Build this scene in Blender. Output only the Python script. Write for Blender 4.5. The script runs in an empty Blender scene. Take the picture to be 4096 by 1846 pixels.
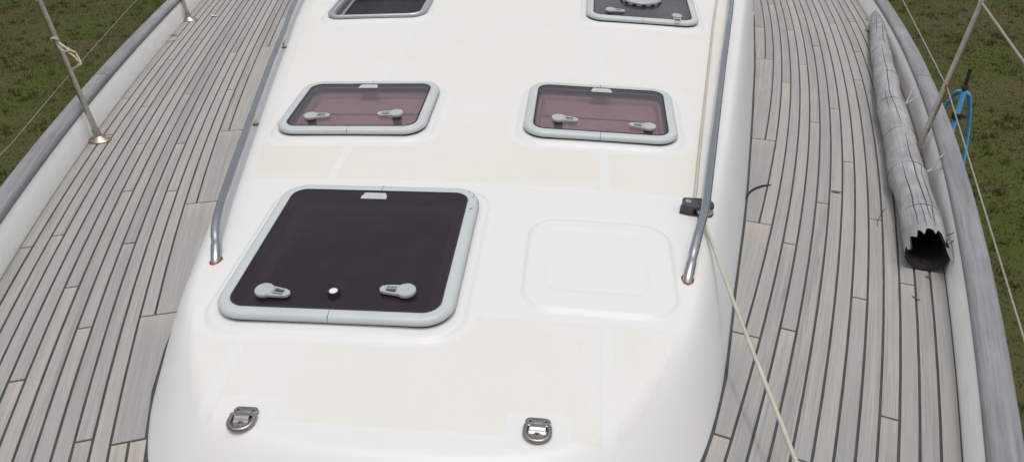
import bpy, bmesh, math, random
import numpy as np
from mathutils import Vector, Matrix, noise as mnoise
R = math.radians
random.seed(7); rng = np.random.default_rng(7)
scn = bpy.context.scene
col = scn.collection

# ------------------------------------------------------------------ camera, light, exposure
cam_d = bpy.data.cameras.new("camera"); cam = bpy.data.objects.new("camera", cam_d); col.objects.link(cam)
cam.location = (0.37, 0.0, 1.44); cam.rotation_euler = (R(60.0), 0, R(5.2))
cam_d.sensor_width = 36; cam_d.lens = 27.11; cam_d.clip_start = 0.02; cam_d.clip_end = 3000
scn.camera = cam

SUN_EL, SUN_AZ = 80.0, 165.0            # azimuth clockwise from +Y (aft of the boat)
w = bpy.data.worlds.new("World"); scn.world = w; w.use_nodes = True
nt = w.node_tree; nt.nodes.clear()
sky = nt.nodes.new("ShaderNodeTexSky"); sky.sky_type = 'NISHITA'; sky.sun_disc = False
sky.sun_elevation = R(SUN_EL); sky.sun_rotation = R(SUN_AZ)
sky.dust_density = 5.0; sky.air_density = 1.0; sky.ozone_density = 1.0
hs = nt.nodes.new("ShaderNodeHueSaturation"); hs.inputs['Saturation'].default_value = 0.27
bg = nt.nodes.new("ShaderNodeBackground"); bg.inputs['Strength'].default_value = 0.156
wo = nt.nodes.new("ShaderNodeOutputWorld")
nt.links.new(sky.outputs[0], hs.inputs['Color']); nt.links.new(hs.outputs[0], bg.inputs[0]); nt.links.new(bg.outputs[0], wo.inputs[0])
sd = bpy.data.lights.new("sun", 'SUN'); sd.energy = 0.75; sd.angle = R(4.0); sd.color = (1.0, 0.965, 0.91)
sun = bpy.data.objects.new("sun", sd); col.objects.link(sun)
sv = Vector((math.sin(R(SUN_AZ))*math.cos(R(SUN_EL)), math.cos(R(SUN_AZ))*math.cos(R(SUN_EL)), math.sin(R(SUN_EL))))
sun.rotation_euler = sv.to_track_quat('Z', 'Y').to_euler(); sun.location = sv*20
scn.view_settings.view_transform = 'Standard'; scn.view_settings.look = 'None'
scn.view_settings.exposure = 0.0; scn.view_settings.gamma = 1.0; scn.view_settings.use_curve_mapping = False

# ------------------------------------------------------------------ node helpers
class NB:
    def __init__(s, name):
        s.m = bpy.data.materials.new(name); s.m.use_nodes = True
        s.t = s.m.node_tree; s.t.nodes.clear()
        s.out = s.t.nodes.new("ShaderNodeOutputMaterial")
    def n(s, typ, **kw):
        nd = s.t.nodes.new(typ)
        for k, v in kw.items():
            if k.startswith('_'): setattr(nd, k[1:], v)
        return nd
    def put(s, sock, v):
        if hasattr(v, 'is_output') or isinstance(v, bpy.types.NodeSocket): s.t.links.new(v, sock)
        elif v is not None:
            if isinstance(v, (tuple, list)) and len(v) == 3 and sock.type == 'RGBA': v = (*v, 1)
            sock.default_value = v
    def math(s, op, a, b=None, clamp=False):
        nd = s.t.nodes.new("ShaderNodeMath"); nd.operation = op; nd.use_clamp = clamp
        s.put(nd.inputs[0], a)
        if b is not None: s.put(nd.inputs[1], b)
        return nd.outputs[0]
    def mix(s, f, a, b, mode='MIX'):
        nd = s.t.nodes.new("ShaderNodeMix"); nd.data_type = 'RGBA'; nd.blend_type = mode
        s.put(nd.inputs[0], f); s.put(nd.inputs[6], a); s.put(nd.inputs[7], b)
        return nd.outputs[2]
    def noise(s, vec, scale=5, detail=4, rough=.55, dist=0):
        nd = s.t.nodes.new("ShaderNodeTexNoise"); s.put(nd.inputs['Vector'], vec)
        nd.inputs['Scale'].default_value = scale; nd.inputs['Detail'].default_value = detail
        nd.inputs['Roughness'].default_value = rough; nd.inputs['Distortion'].default_value = dist
        return nd.outputs[0]
    def ramp(s, f, lo, hi, a=0., b=1.):
        nd = s.t.nodes.new("ShaderNodeMapRange"); nd.clamp = True
        s.put(nd.inputs[0], f); nd.inputs[1].default_value = lo; nd.inputs[2].default_value = hi
        nd.inputs[3].default_value = a; nd.inputs[4].default_value = b
        return nd.outputs[0]
    def obj(s): return s.t.nodes.new("ShaderNodeTexCoord").outputs['Object']
    def pos(s): return s.t.nodes.new("ShaderNodeNewGeometry").outputs['Position']
    def uv(s, name="UVMap"):
        nd = s.t.nodes.new("ShaderNodeUVMap"); nd.uv_map = name; return nd.outputs[0]
    def attr(s, name, typ='GEOMETRY'):
        nd = s.t.nodes.new("ShaderNodeAttribute"); nd.attribute_name = name; return nd
    def mapping(s, vec, scale=(1, 1, 1), loc=None):
        nd = s.t.nodes.new("ShaderNodeMapping"); s.put(nd.inputs[0], vec); nd.inputs['Scale'].default_value = scale
        if loc is not None: s.put(nd.inputs['Location'], loc)
        return nd.outputs[0]
    def rnd(s): return s.t.nodes.new("ShaderNodeObjectInfo").outputs['Random']
    def bump(s, h, strength=.3, dist=.002):
        nd = s.t.nodes.new("ShaderNodeBump"); s.put(nd.inputs['Height'], h)
        nd.inputs['Strength'].default_value = strength; nd.inputs['Distance'].default_value = dist
        return nd.outputs[0]
    def prin(s, color, rough=.5, metal=0., normal=None, spec=.5, coat=0.):
        nd = s.t.nodes.new("ShaderNodeBsdfPrincipled")
        s.put(nd.inputs['Base Color'], color); s.put(nd.inputs['Roughness'], rough); s.put(nd.inputs['Metallic'], metal)
        nd.inputs['Specular IOR Level'].default_value = spec
        if coat: nd.inputs['Coat Weight'].default_value = coat; nd.inputs['Coat Roughness'].default_value = .12
        if normal is not None: s.put(nd.inputs['Normal'], normal)
        return nd.outputs[0]
    def done(s, sh):
        s.t.links.new(sh, s.out.inputs[0]); return s.m

M = {}
def simple(name, c, rough=.5, metal=0., var=.12, scale=30, spec=.5, bump=0., tint=None):
    b = NB(name); p = b.obj(); n = b.noise(p, scale, 5, .6)
    f = b.ramp(n, .3, .7)
    c2 = tint if tint else tuple(x*(1-var*2) for x in c)
    cc = b.mix(f, c2, c)
    nr = b.bump(b.noise(p, scale*6, 3), bump, .001) if bump else None
    M[name] = b.done(b.prin(cc, b.ramp(n, .3, .7, min(1, rough*1.25), rough*.85), metal, nr, spec)); return M[name]

simple('caulk', (.056, .060, .064), .75, 0, .15, 12)
simple('steel', (.62, .62, .63), .22, 1., .12, 9)
simple('rail_steel', (.47, .485, .505), .17, 1., .10, 6); simple('eye_steel', (.34, .33, .32), .36, 1., .15, 60, tint=(.24, .22, .20)); simple('eye_bright', (.38, .38, .38), .27, 1., .1, 30)
simple('old_steel', (.60, .57, .52), .36, 1., .18, 40, tint=(.42, .37, .31))
simple('cast_steel', (.46, .44, .41), .38, 1., .15, 60, tint=(.33, .29, .25))
simple('rust', (.30, .11, .025), .9, 0, .25, 200, .2)
simple('frame_grey', (.66, .70, .70), .42, 0., .03, 8)
simple('frame_metal', (.47, .48, .49), .38, .6, .08, 20)
simple('rubber', (.012, .012, .016), .55, 0, .1)
simple('well_dark', (.03, .03, .034), .9, 0, .1)
simple('well_pale', (.52, .46, .47), .8, 0, .05); simple('well_grey', (.22, .21, .22), .7, 0, .1)
simple('handle_grey', (.40, .41, .41), .48, 0, .06, 40)
simple('handle_slot', (.05, .05, .055), .6)
simple('plate_grey', (.46, .46, .47), .5, 0, .06, 60)
simple('vent_grey', (.37, .38, .41), .4, 0, .04, 20)
simple('block_black', (.055, .058, .066), .42, 0, .15, 60)
simple('sheave', (.42, .43, .45), .35, .5, .1)
simple('screw_dark', (.03, .018, .012), .8)
simple('lock_white', (.70, .71, .72), .3, 0, .04)
simple('blind', (.55, .475, .485), .85, 0, .07, 14)
simple('twig', (.55, .53, .49), .9, 0, .2, 80)
simple('twig_dark', (.035, .032, .03), .9, 0, .2, 80)
simple('leaf_brown', (.20, .12, .05), .8, 0, .25, 60)
simple('leaf_grey', (.13, .12, .12), .8, 0, .2, 60)
simple('scrap_red', (.40, .09, .08), .7, 0, .2, 90)
simple('scrap_pale', (.60, .56, .50), .8, 0, .15, 90)
simple('webbing', (.46, .41, .32), .9, 0, .2, 120)
simple('wire', (.42, .39, .33), .5, .5, .15, 60)
simple('stand_blue', (.14, .50, .95), .5, 0, .12, 14)
simple('stand_screw', (.06, .045, .04), .85, .2, .25, 40)
simple('bamboo_inner', (.018, .015, .013), .95, 0, .3, 40)
simple('crack', (.06, .058, .06), .95, 0, .2)
simple('hull_white', (.72, .73, .72), .35, 0, .03, 4)

def mat_bulwark():
    b = NB('bulwark_white'); p = b.pos()
    n = b.noise(b.mapping(p, (6, 6, 40)), 1.5, 5, .6); n2 = b.noise(p, 3, 3)
    c = b.mix(b.ramp(n, .45, .8), (.90, .905, .875), (.82, .81, .76))
    c = b.mix(b.ramp(n2, .5, .75, 0, .35), c, (.82, .81, .75))
    M['bulwark_white'] = b.done(b.prin(c, .38))
mat_bulwark()

def mat_rope(name, c1, c2):
    b = NB(name); u = b.uv()
    wv = b.t.nodes.new("ShaderNodeTexWave"); wv.bands_direction = 'DIAGONAL'
    b.put(wv.inputs['Vector'], b.mapping(u, (170, 26, 1))); wv.inputs['Scale'].default_value = .5; wv.inputs['Distortion'].default_value = .6
    f = wv.outputs['Fac']; n = b.noise(b.obj(), 14, 4)
    c = b.mix(b.ramp(n, .35, .65), c2, c1); c = b.mix(b.math('MULTIPLY', f, .35), c, tuple(x*.6 for x in c1))
    M[name] = b.done(b.prin(c, .85, 0, b.bump(f, .5, .001)))
mat_rope('rope_cream', (.52, .495, .415), (.42, .40, .32))

def mat_teak():
    b = NB('teak'); uv = b.uv(); r = b.rnd()
    off = b.t.nodes.new("ShaderNodeCombineXYZ"); b.put(off.inputs[0], b.math('MULTIPLY', r, 37.)); b.put(off.inputs[1], b.math('MULTIPLY', r, 11.)); b.put(off.inputs[2], b.math('MULTIPLY', r, 91.))
    v1 = b.mapping(uv, (5., 330., 1), off.outputs[0]); v2 = b.mapping(uv, (1.6, 70., 1), off.outputs[0]); v3 = b.mapping(uv, (2.2, 7., 1), off.outputs[0])
    g1 = b.noise(v1, 1., 4, .65); g2 = b.noise(v2, 1., 5, .6, .4); g3 = b.noise(v3, 1., 4, .55)
    c = b.mix(b.ramp(g2, .32, .68), (.228, .219, .210), (.345, .332, .312))
    c = b.mix(b.ramp(g3, .52, .75, 0, .65), c, (.235, .24, .262))
    c = b.mix(b.ramp(g3, .45, .25, 0, .6), c, (.375, .345, .31))
    c = b.mix(b.ramp(g1, .54, .70, 0, .8), c, (.14, .132, .128))
    c = b.mix(b.ramp(r, 0, 1, 0, .55), c, (.375, .36, .335))
    r2 = b.math('FRACT', b.math('MULTIPLY', r, 7.13))
    c = b.mix(b.ramp(r2, .5, 1., 0, .5), c, (.235, .23, .235))
    u2 = b.t.nodes.new("ShaderNodeSeparateXYZ"); b.put(u2.inputs[0], b.uv("end"))
    e = b.ramp(u2.outputs[0], 0., .16, 1., 0.)
    c = b.mix(b.math('MULTIPLY', b.math('POWER', e, 1.6), b.ramp(g2, .3, .7, .2, .6)), c, (.43, .37, .31))
    h = b.math('ADD', b.math('MULTIPLY', g1, .6), b.math('MULTIPLY', g2, .5))
    M['teak'] = b.done(b.prin(c, b.ramp(g2, .3, .7, .62, .8), 0, b.bump(h, .45, .0015), .4))
mat_teak()

def mat_cap():
    b = NB('cap_teak'); uv = b.uv()
    g1 = b.noise(b.mapping(uv, (4., 150., 1)), 1., 5, .65, .3); g2 = b.noise(b.mapping(uv, (.9, 22., 1)), 1., 5, .6, .8); g3 = b.noise(b.mapping(uv, (3., 6., 1)), 1., 4, .6)
    c = b.mix(b.ramp(g2, .3, .7), (.165, .165, .178), (.275, .275, .288))
    c = b.mix(b.ramp(g1, .52, .68, 0, .85), c, (.13, .125, .125))
    c = b.mix(b.ramp(g3, .52, .75, 0, .5), c, (.32, .325, .345))
    M['cap_teak'] = b.done(b.prin(c, .7, 0, b.bump(b.math('ADD', g1, g2), .5, .002), .4))
mat_cap()

def mat_bamboo():
    b = NB('bamboo_skin'); uv = b.uv()
    g1 = b.noise(b.mapping(uv, (3., 140., 1)), 1., 5, .7, .2); g2 = b.noise(b.mapping(uv, (6., 14., 1)), 1., 5, .65, .6); g3 = b.noise(b.mapping(uv, (28., 45., 1)), 1., 4, .6, .3)
    c = b.mix(b.ramp(g2, .38, .62), (.248, .242, .25), (.36, .358, .362))
    c = b.mix(b.ramp(g2, .60, .78, 0, .5), c, (.42, .425, .435))
    c = b.mix(b.ramp(g1, .50, .70, 0, .8), c, (.19, .18, .18))
    c = b.mix(b.ramp(g3, .62, .78, 0, .4), c, (.19, .18, .19))
    M['bamboo_skin'] = b.done(b.prin(c, .62, 0, b.bump(b.math('ADD', g1, g2), .35, .002), .4))
mat_bamboo()

def mat_gelcoat():
    b = NB('gelcoat'); p = b.pos(); a = b.attr('nonskid').outputs['Fac']
    n1 = b.noise(p, 2.2, 5, .6); n2 = b.noise(p, 8, 5, .65); fine = b.noise(p, 300, 2, .6); n3 = b.noise(p, 1.1, 3, .5)
    smooth = b.mix(b.ramp(n1, .4, .7), (.630, .632, .628), (.636, .634, .622))
    skid = b.mix(b.ramp(n1, .35, .65), (.622, .611, .578), (.634, .627, .603))
    skid = b.mix(b.ramp(n2, .52, .74, 0, .4), skid, (.603, .580, .530))
    sp = b.t.nodes.new("ShaderNodeSeparateXYZ"); b.put(sp.inputs[0], p)
    band = b.math('MULTIPLY', b.ramp(sp.outputs[1], 2.32, 2.40), b.ramp(sp.outputs[1], 2.9, 2.45))
    skid = b.mix(b.math('MULTIPLY', band, b.ramp(n3, .35, .65, .1, .7)), skid, (.598, .562, .50))
    c = b.mix(a, smooth, skid)
    v = b.t.nodes.new("ShaderNodeTexVoronoi"); b.put(v.inputs['Vector'], p); v.inputs['Scale'].default_value = 5.5
    speck = b.math('LESS_THAN', v.outputs['Distance'], b.ramp(n2, .50, .72, 0, .030))
    c = b.mix(b.math('MULTIPLY', speck, .75), c, (.22, .17, .12))
    c = b.mix(b.math('MULTIPLY', a, b.ramp(fine, .35, .65, .07, 0)), c, (.45, .43, .38)); bp = b.bump(b.math('MULTIPLY', fine, a), .5, .0015)
    M['gelcoat'] = b.done(b.prin(c, b.ramp(a, 0, 1, .42, .7), 0, bp, .4))
mat_gelcoat()

def mat_pane(name, tint, haze, rough=.05, dk=1., ior=1.45):
    b = NB(name); p = b.obj()
    tr = b.t.nodes.new("ShaderNodeBsdfTransparent"); tr.inputs[0].default_value = (*tint, 1)
    gl = b.t.nodes.new("ShaderNodeBsdfGlossy"); gl.inputs['Roughness'].default_value = rough; gl.inputs[0].default_value = (1, 1, 1, 1)
    df = b.t.nodes.new("ShaderNodeBsdfDiffuse"); scf = (b.ramp(b.noise(b.mapping(p, (5, 110, 5)), 2.4, 5, .75, .3), .60, .74), b.ramp(b.noise(p, 3.1, 3), .50, .62)); b.put(df.inputs[0], b.mix(b.math('MULTIPLY', *scf), haze, (.52, .50, .53)))
    fr = b.t.nodes.new("ShaderNodeFresnel"); fr.inputs[0].default_value = ior
    n = b.noise(p, 9, 6, .65, .5); n2 = b.noise(b.mapping(p, (6, 90, 6)), 2., 4, .7); n3 = b.noise(p, 160, 3, .6)
    dust = b.math('ADD', b.ramp(n, .4, .75, .075*dk, .105*dk), b.math('ADD', b.ramp(n2, .66, .82, 0, .10), b.ramp(n3, .70, .8, 0, .22)))
    m1 = b.t.nodes.new("ShaderNodeMixShader"); b.put(m1.inputs[0], dust); b.put(m1.inputs[1], tr.outputs[0]); b.put(m1.inputs[2], df.outputs[0])
    m2 = b.t.nodes.new("ShaderNodeMixShader"); gm = b.t.nodes.new('ShaderNodeNewGeometry'); b.put(m2.inputs[0], b.math('MULTIPLY', fr.outputs[0], b.math('SUBTRACT', 1., gm.outputs['Backfacing']))); b.put(m2.inputs[1], m1.outputs[0]); b.put(m2.inputs[2], gl.outputs[0])
    M[name] = b.done(m2.outputs[0])
mat_pane('pane_dark', (.45, .37, .45), (.21, .155, .215), .05, .95, 1.33)
mat_pane('pane_rose', (.79, .725, .740), (.30, .27, .285))
mat_pane('pane_smoke', (.56, .55, .59), (.30, .30, .33))

def mat_frame():
    b = NB('frame_paint'); p = b.obj()
    n = b.noise(p, 6, 4); n2 = b.noise(b.mapping(p, (1, 1, 1)), 55, 4, .7)
    c = b.mix(b.ramp(n, .35, .7), (.425, .460, .468), (.470, .494, .492))
    M['frame_paint'] = b.done(b.prin(c, .42))
    b = NB('frame_chipped'); p = b.obj(); sp = b.t.nodes.new("ShaderNodeSeparateXYZ"); b.put(sp.inputs[0], p)
    n = b.noise(p, 6, 4); n2 = b.noise(p, 70, 5, .7, .4)
    c = b.mix(b.ramp(n, .35, .7), (.425, .460, .468), (.470, .494, .492))
    side = b.ramp(sp.outputs[0], .20, .31); far = b.ramp(sp.outputs[1], .15, .33)
    thr = b.math('ADD', b.math('MULTIPLY', side, b.math('ADD', b.math('MULTIPLY', far, .17), .045)), b.math('ADD', n2, -.745))
    chip = b.math('GREATER_THAN', thr, 0.)
    c = b.mix(chip, c, (.13, .13, .13))
    M['frame_chipped'] = b.done(b.prin(c, .42))
mat_frame()

def mat_ground():
    b = NB('lawn_ground'); p = b.pos()
    n1 = b.noise(p, .45, 5, .6); n2 = b.noise(p, 2.2, 6, .65, .5); n3 = b.noise(p, 16, 6, .7); n4 = b.noise(p, .12, 3)
    c = b.mix(b.ramp(n1, .40, .60), (.055, .070, .016), (.074, .068, .028))
    c = b.mix(b.ramp(n2, .45, .68, 0, .55), c, (.064, .053, .029))
    c = b.mix(b.ramp(n2, .40, .26, 0, .7), c, (.040, .054, .013))
    c = b.mix(b.ramp(n3, .5, .75, 0, .45), c, (.040, .038, .020))
    c = b.mix(b.ramp(n3, .30, .18, 0, .6), c, (.16, .15, .10))
    M['lawn_ground'] = b.done(b.prin(c, .95, 0, b.bump(b.math('ADD', n3, n2), .5, .03), .1))
    b = NB('grass_blade'); a = b.attr('tone').outputs['Fac']; p = b.pos(); n1 = b.noise(p, .45, 5, .6); n2 = b.noise(p, 2.2, 6, .65, .5)
    c = b.mix(a, (.052, .074, .014), (.088, .102, .024))
    c = b.mix(b.ramp(n1, .46, .62, 0, .55), c, (.088, .074, .034))
    c = b.mix(b.ramp(n2, .45, .68, 0, .4), c, (.068, .055, .030))
    df = b.t.nodes.new("ShaderNodeBsdfDiffuse"); b.put(df.inputs[0], c); tl = b.t.nodes.new("ShaderNodeBsdfTranslucent"); b.put(tl.inputs[0], c)
    mx = b.t.nodes.new("ShaderNodeMixShader"); mx.inputs[0].default_value = .5; b.put(mx.inputs[1], df.outputs[0]); b.put(mx.inputs[2], tl.outputs[0])
    M['grass_blade'] = b.done(mx.outputs[0])
mat_ground()

# ------------------------------------------------------------------ mesh helpers
def link(name, me, mat, parent=None, smooth=None):
    o = bpy.data.objects.new(name, me); col.objects.link(o)
    if mat and not me.materials: me.materials.append(M[mat])
    if parent: o.parent = parent
    return o
def finish(bm, name, mat, parent=None, smooth=0, bevel=0, seg=2):
    bmesh.ops.remove_doubles(bm, verts=bm.verts, dist=1e-6)
    bmesh.ops.recalc_face_normals(bm, faces=bm.faces)
    if bevel:
        ed = [e for e in bm.edges if len(e.link_faces) == 2 and e.calc_face_angle(0) > R(35)]
        bmesh.ops.bevel(bm, geom=ed, offset=bevel, segments=seg, affect='EDGES', profile=.5, clamp_overlap=True)
    me = bpy.data.meshes.new(name); bm.to_mesh(me); bm.free()
    if smooth:
        for p in me.polygons: p.use_smooth = True
        if smooth < 180: me.set_sharp_from_angle(angle=R(smooth))
    return link(name, me, mat, parent)
def thing(name, label, cat, loc=(0, 0, 0), group=None, mw=None):
    o = bpy.data.objects.new(name, None); col.objects.link(o); o.empty_display_size = .1
    if mw is not None: o.matrix_world = mw
    else: o.location = loc
    o['label'] = label; o['category'] = cat
    if group: o['group'] = group
    return o
def tag(o, label, cat, group=None):
    o['label'] = label; o['category'] = cat
    if group: o['group'] = group
    return o
def prism(bm, pts, z0, z1, top_scale=None):
    """closed outline pts extruded z0..z1"""
    a = [bm.verts.new((x, y, z0)) for x, y in pts]; c = [bm.verts.new((x, y, z1)) for x, y in (top_scale or pts)]
    n = len(pts)
    for i in range(n): bm.faces.new((a[i], a[(i+1) % n], c[(i+1) % n], c[i]))
    bm.faces.new(c); bm.faces.new(a[::-1])
def box(bm, c, s):
    x, y, z = c; a, b_, d = s[0]/2, s[1]/2, s[2]/2
    prism(bm, [(x-a, y-b_), (x+a, y-b_), (x+a, y+b_), (x-a, y+b_)], z-d, z+d)
def lathe(bm, prof, cx=0, cy=0, seg=24, sx=1, sy=1):
    rings = []
    for r, z in prof:
        if r < 1e-6: rings.append([bm.verts.new((cx, cy, z))])
        else: rings.append([bm.verts.new((cx+sx*r*math.cos(2*math.pi*i/seg), cy+sy*r*math.sin(2*math.pi*i/seg), z)) for i in range(seg)])
    for p, q in zip(rings, rings[1:]):
        for i in range(seg):
            j = (i+1) % seg
            if len(p) == 1: bm.faces.new((p[0], q[i], q[j]))
            elif len(q) == 1: bm.faces.new((p[i], p[j], q[0]))
            else: bm.faces.new((p[i], p[j], q[j], q[i]))
    if len(rings[0]) > 1: bm.faces.new(rings[0][::-1])
    if len(rings[-1]) > 1: bm.faces.new(rings[-1])
def catmull(P, n=8):
    P = [Vector(p) for p in P]; out = []
    Q = [P[0]*2-P[1]] + P + [P[-1]*2-P[-2]]
    for i in range(1, len(Q)-2):
        for k in range(n):
            t = k/n
            out.append(.5*((2*Q[i])+(Q[i+1]-Q[i-1])*t+(2*Q[i-1]-5*Q[i]+4*Q[i+1]-Q[i+2])*t*t+(3*Q[i]-Q[i-1]-3*Q[i+1]+Q[i+2])*t**3))
    out.append(P[-1]); return out
def tube(name, path, rad, mat, parent=None, seg=12, flat=1., cap=True, smooth=60):
    """swept tube with uv (length, angle*r); rad number or list"""
    path = [Vector(p) for p in path]; n = len(path)
    rr = rad if isinstance(rad, (list, tuple)) else [rad]*n
    bm = bmesh.new(); uvl = bm.loops.layers.uv.new("UVMap"); rings = []; L = [0.]
    up = Vector((0, 0, 1)); prev = None
    for i, p in enumerate(path):
        d = (path[min(i+1, n-1)]-path[max(i-1, 0)]).normalized()
        if prev is None:
            s = d.cross(up)
            if s.length < 1e-3: s = d.cross(Vector((1, 0, 0)))
            s.normalize()
        else:
            s = (prev-d*prev.dot(d)).normalized()
        prev = s; u = s.cross(d).normalized()
        rings.append([bm.verts.new(p+(s*math.cos(2*math.pi*k/seg)+u*math.sin(2*math.pi*k/seg)*flat)*rr[i]) for k in range(seg)])
        if i: L.append(L[-1]+(p-path[i-1]).length)
    for i in range(n-1):
        for k in range(seg):
            j = (k+1) % seg
            f = bm.faces.new((rings[i][k], rings[i][j], rings[i+1][j], rings[i+1][k])); f.smooth = True
            per = 2*math.pi*rr[i]
            for lp, (uu, vv) in zip(f.loops, ((L[i], k), (L[i], k+1), (L[i+1], k+1), (L[i+1], k))): lp[uvl].uv = (uu, vv/seg*per)
    if cap: bm.faces.new(rings[0][::-1]); bm.faces.new(rings[-1])
    bmesh.ops.recalc_face_normals(bm, faces=bm.faces)
    me = bpy.data.meshes.new(name); bm.to_mesh(me); bm.free()
    me.set_sharp_from_angle(angle=R(smooth))
    return link(name, me, mat, parent)

# ------------------------------------------------------------------ boat lines (metres; y runs aft, x=0 is the centre line, deck at z=0)
CL = [0.00254856, -0.04460637, 0.49056984, 0.7191626]
CR = [6.15786102e-04, -3.03772446e-02, 4.37044073e-01, 7.79667042e-01]
def bulw(side, y): return side*np.polyval(CL if side < 0 else CR, y)
def bnorm(side, y):
    c = CL if side < 0 else CR
    d = np.polyval(np.polyder(c), y); ln = np.hypot(d, 1.)
    return (-side/ln, d/ln)                      # inward normal of the bulwark line
OUT = [(1.03, 0), (1.035, .15), (1.05, .28), (1.085, .42), (1.16, .55), (1.265, .637), (1.39, .702), (1.52, .752), (1.71, .808), (2.03, .880), (2.15, .905),
       (2.72, 1.034), (3.32, 1.156), (4.06, 1.30), (4.81, 1.44), (6.2, 1.67), (7.6, 1.86)]
_o = [(p.x, p.y) for p in catmull([(b_, a_, 0) for a_, b_ in OUT], 6)]
OX = np.array([p[0] for p in _o]); OY = np.array([p[1] for p in _o])
def half(y): return np.interp(y, OY, OX, left=0.)
poly = np.concatenate([np.stack([OX, OY], 1), np.stack([-OX[1:], OY[1:]], 1)])
segA = np.concatenate([np.stack([OX[:-1], OY[:-1]], 1), np.stack([-OX[:-1], OY[:-1]], 1)]); segB = np.concatenate([np.stack([OX[1:], OY[1:]], 1), np.stack([-OX[1:], OY[1:]], 1)])
def outdist(x, y):
    p = np.stack([x, y], -1); best = np.full(x.shape, 9.)
    for a, b_ in zip(segA, segB):
        ab = b_-a; t = np.clip(((p-a)@ab)/(ab@ab), 0, 1); q = a+t[..., None]*ab
        best = np.minimum(best, np.hypot(p[..., 0]-q[..., 0], p[..., 1]-q[..., 1]))
    return np.where((np.abs(x) < half(y)) & (y > OY[0]), best, -best)
def rrsd(x, y, cx, cy, hw, hh, r):
    qx = np.abs(x-cx)-hw+r; qy = np.abs(y-cy)-hh+r
    return np.hypot(np.maximum(qx, 0), np.maximum(qy, 0))+np.minimum(np.maximum(qx, qy), 0)-r
def sstep(t): t = np.clip(t, 0, 1); return t*t*(3-2*t)
def zbase(x, y): return .08+.08*y-.035*x*x
# hatches: centre x, y, outer width, outer depth, corner radius
HATCH = dict(big=(-.259, 1.912, .654, .670, .085), midL=(-.497, 2.866, .585, .462, .085), midR=(.456, 2.890, .583, .470, .085),
             topL=(-.712, 4.20, .535, .50, .085), topR=(.676, 4.20, .575, .50, .085))
PADM = dict(big=(.036, .040), midL=(.03, .032), midR=(.03, .032), topL=(.035, .035), topR=(.03, .032))
NEAR_DX = .007
def height(x, y, d=None):
    if d is None: d = outdist(x, y)
    fr_ = sstep((1.80-y)/.50); fw = .122+.045*fr_; ex = 1.95-.40*fr_
    u = d/fw; e = np.where(u < 0, ex*u, 1-np.power(np.clip(1-u, 0, 1), ex))
    z = zbase(x, y)*e
    for k, (cx, cy, ww, hh, r) in HATCH.items():
        pm = PADM[k]; z = z+.010*sstep(-(rrsd(x, y, cx, cy, ww/2+pm[0], hh/2+pm[1], r+.03))/.013)
    z = z+.010*sstep(-rrsd(x, y, .452, 1.914, .222, .226, .10)/.014)-.0035*sstep(-rrsd(x, y, .443, 1.93, .150, .158, .05)/.012)
    return np.maximum(z, -.05), d

def nonskid(x, y, d):
    s = np.where(np.abs(np.abs(x)-.471) < .0, 0, 1.)
    m = sstep((np.abs(np.abs(x)-.471)-.012)/.008)
    m = m*sstep((y-1.25)/.012)
    mar = np.where(y > 2.0, .185, .12)
    m = m*sstep((d-mar)/.012)
    lim = np.where(x < -.48, 1.84, np.where(x < .12, 2.0, 1.655))
    zone = np.maximum(sstep((y-2.325)/.010), sstep((lim-y)/.010))
    m = m*zone
    for k, (cx, cy, ww, hh, r) in HATCH.items():
        m = m*sstep((rrsd(x, y, cx, cy, ww/2+.055, hh/2+.055, r+.045))/.010)
    for cx in (-.365, .311): m = m*sstep(rrsd(x, y, cx, 1.255, .07, .07, .02)/.01)
    return m

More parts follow.
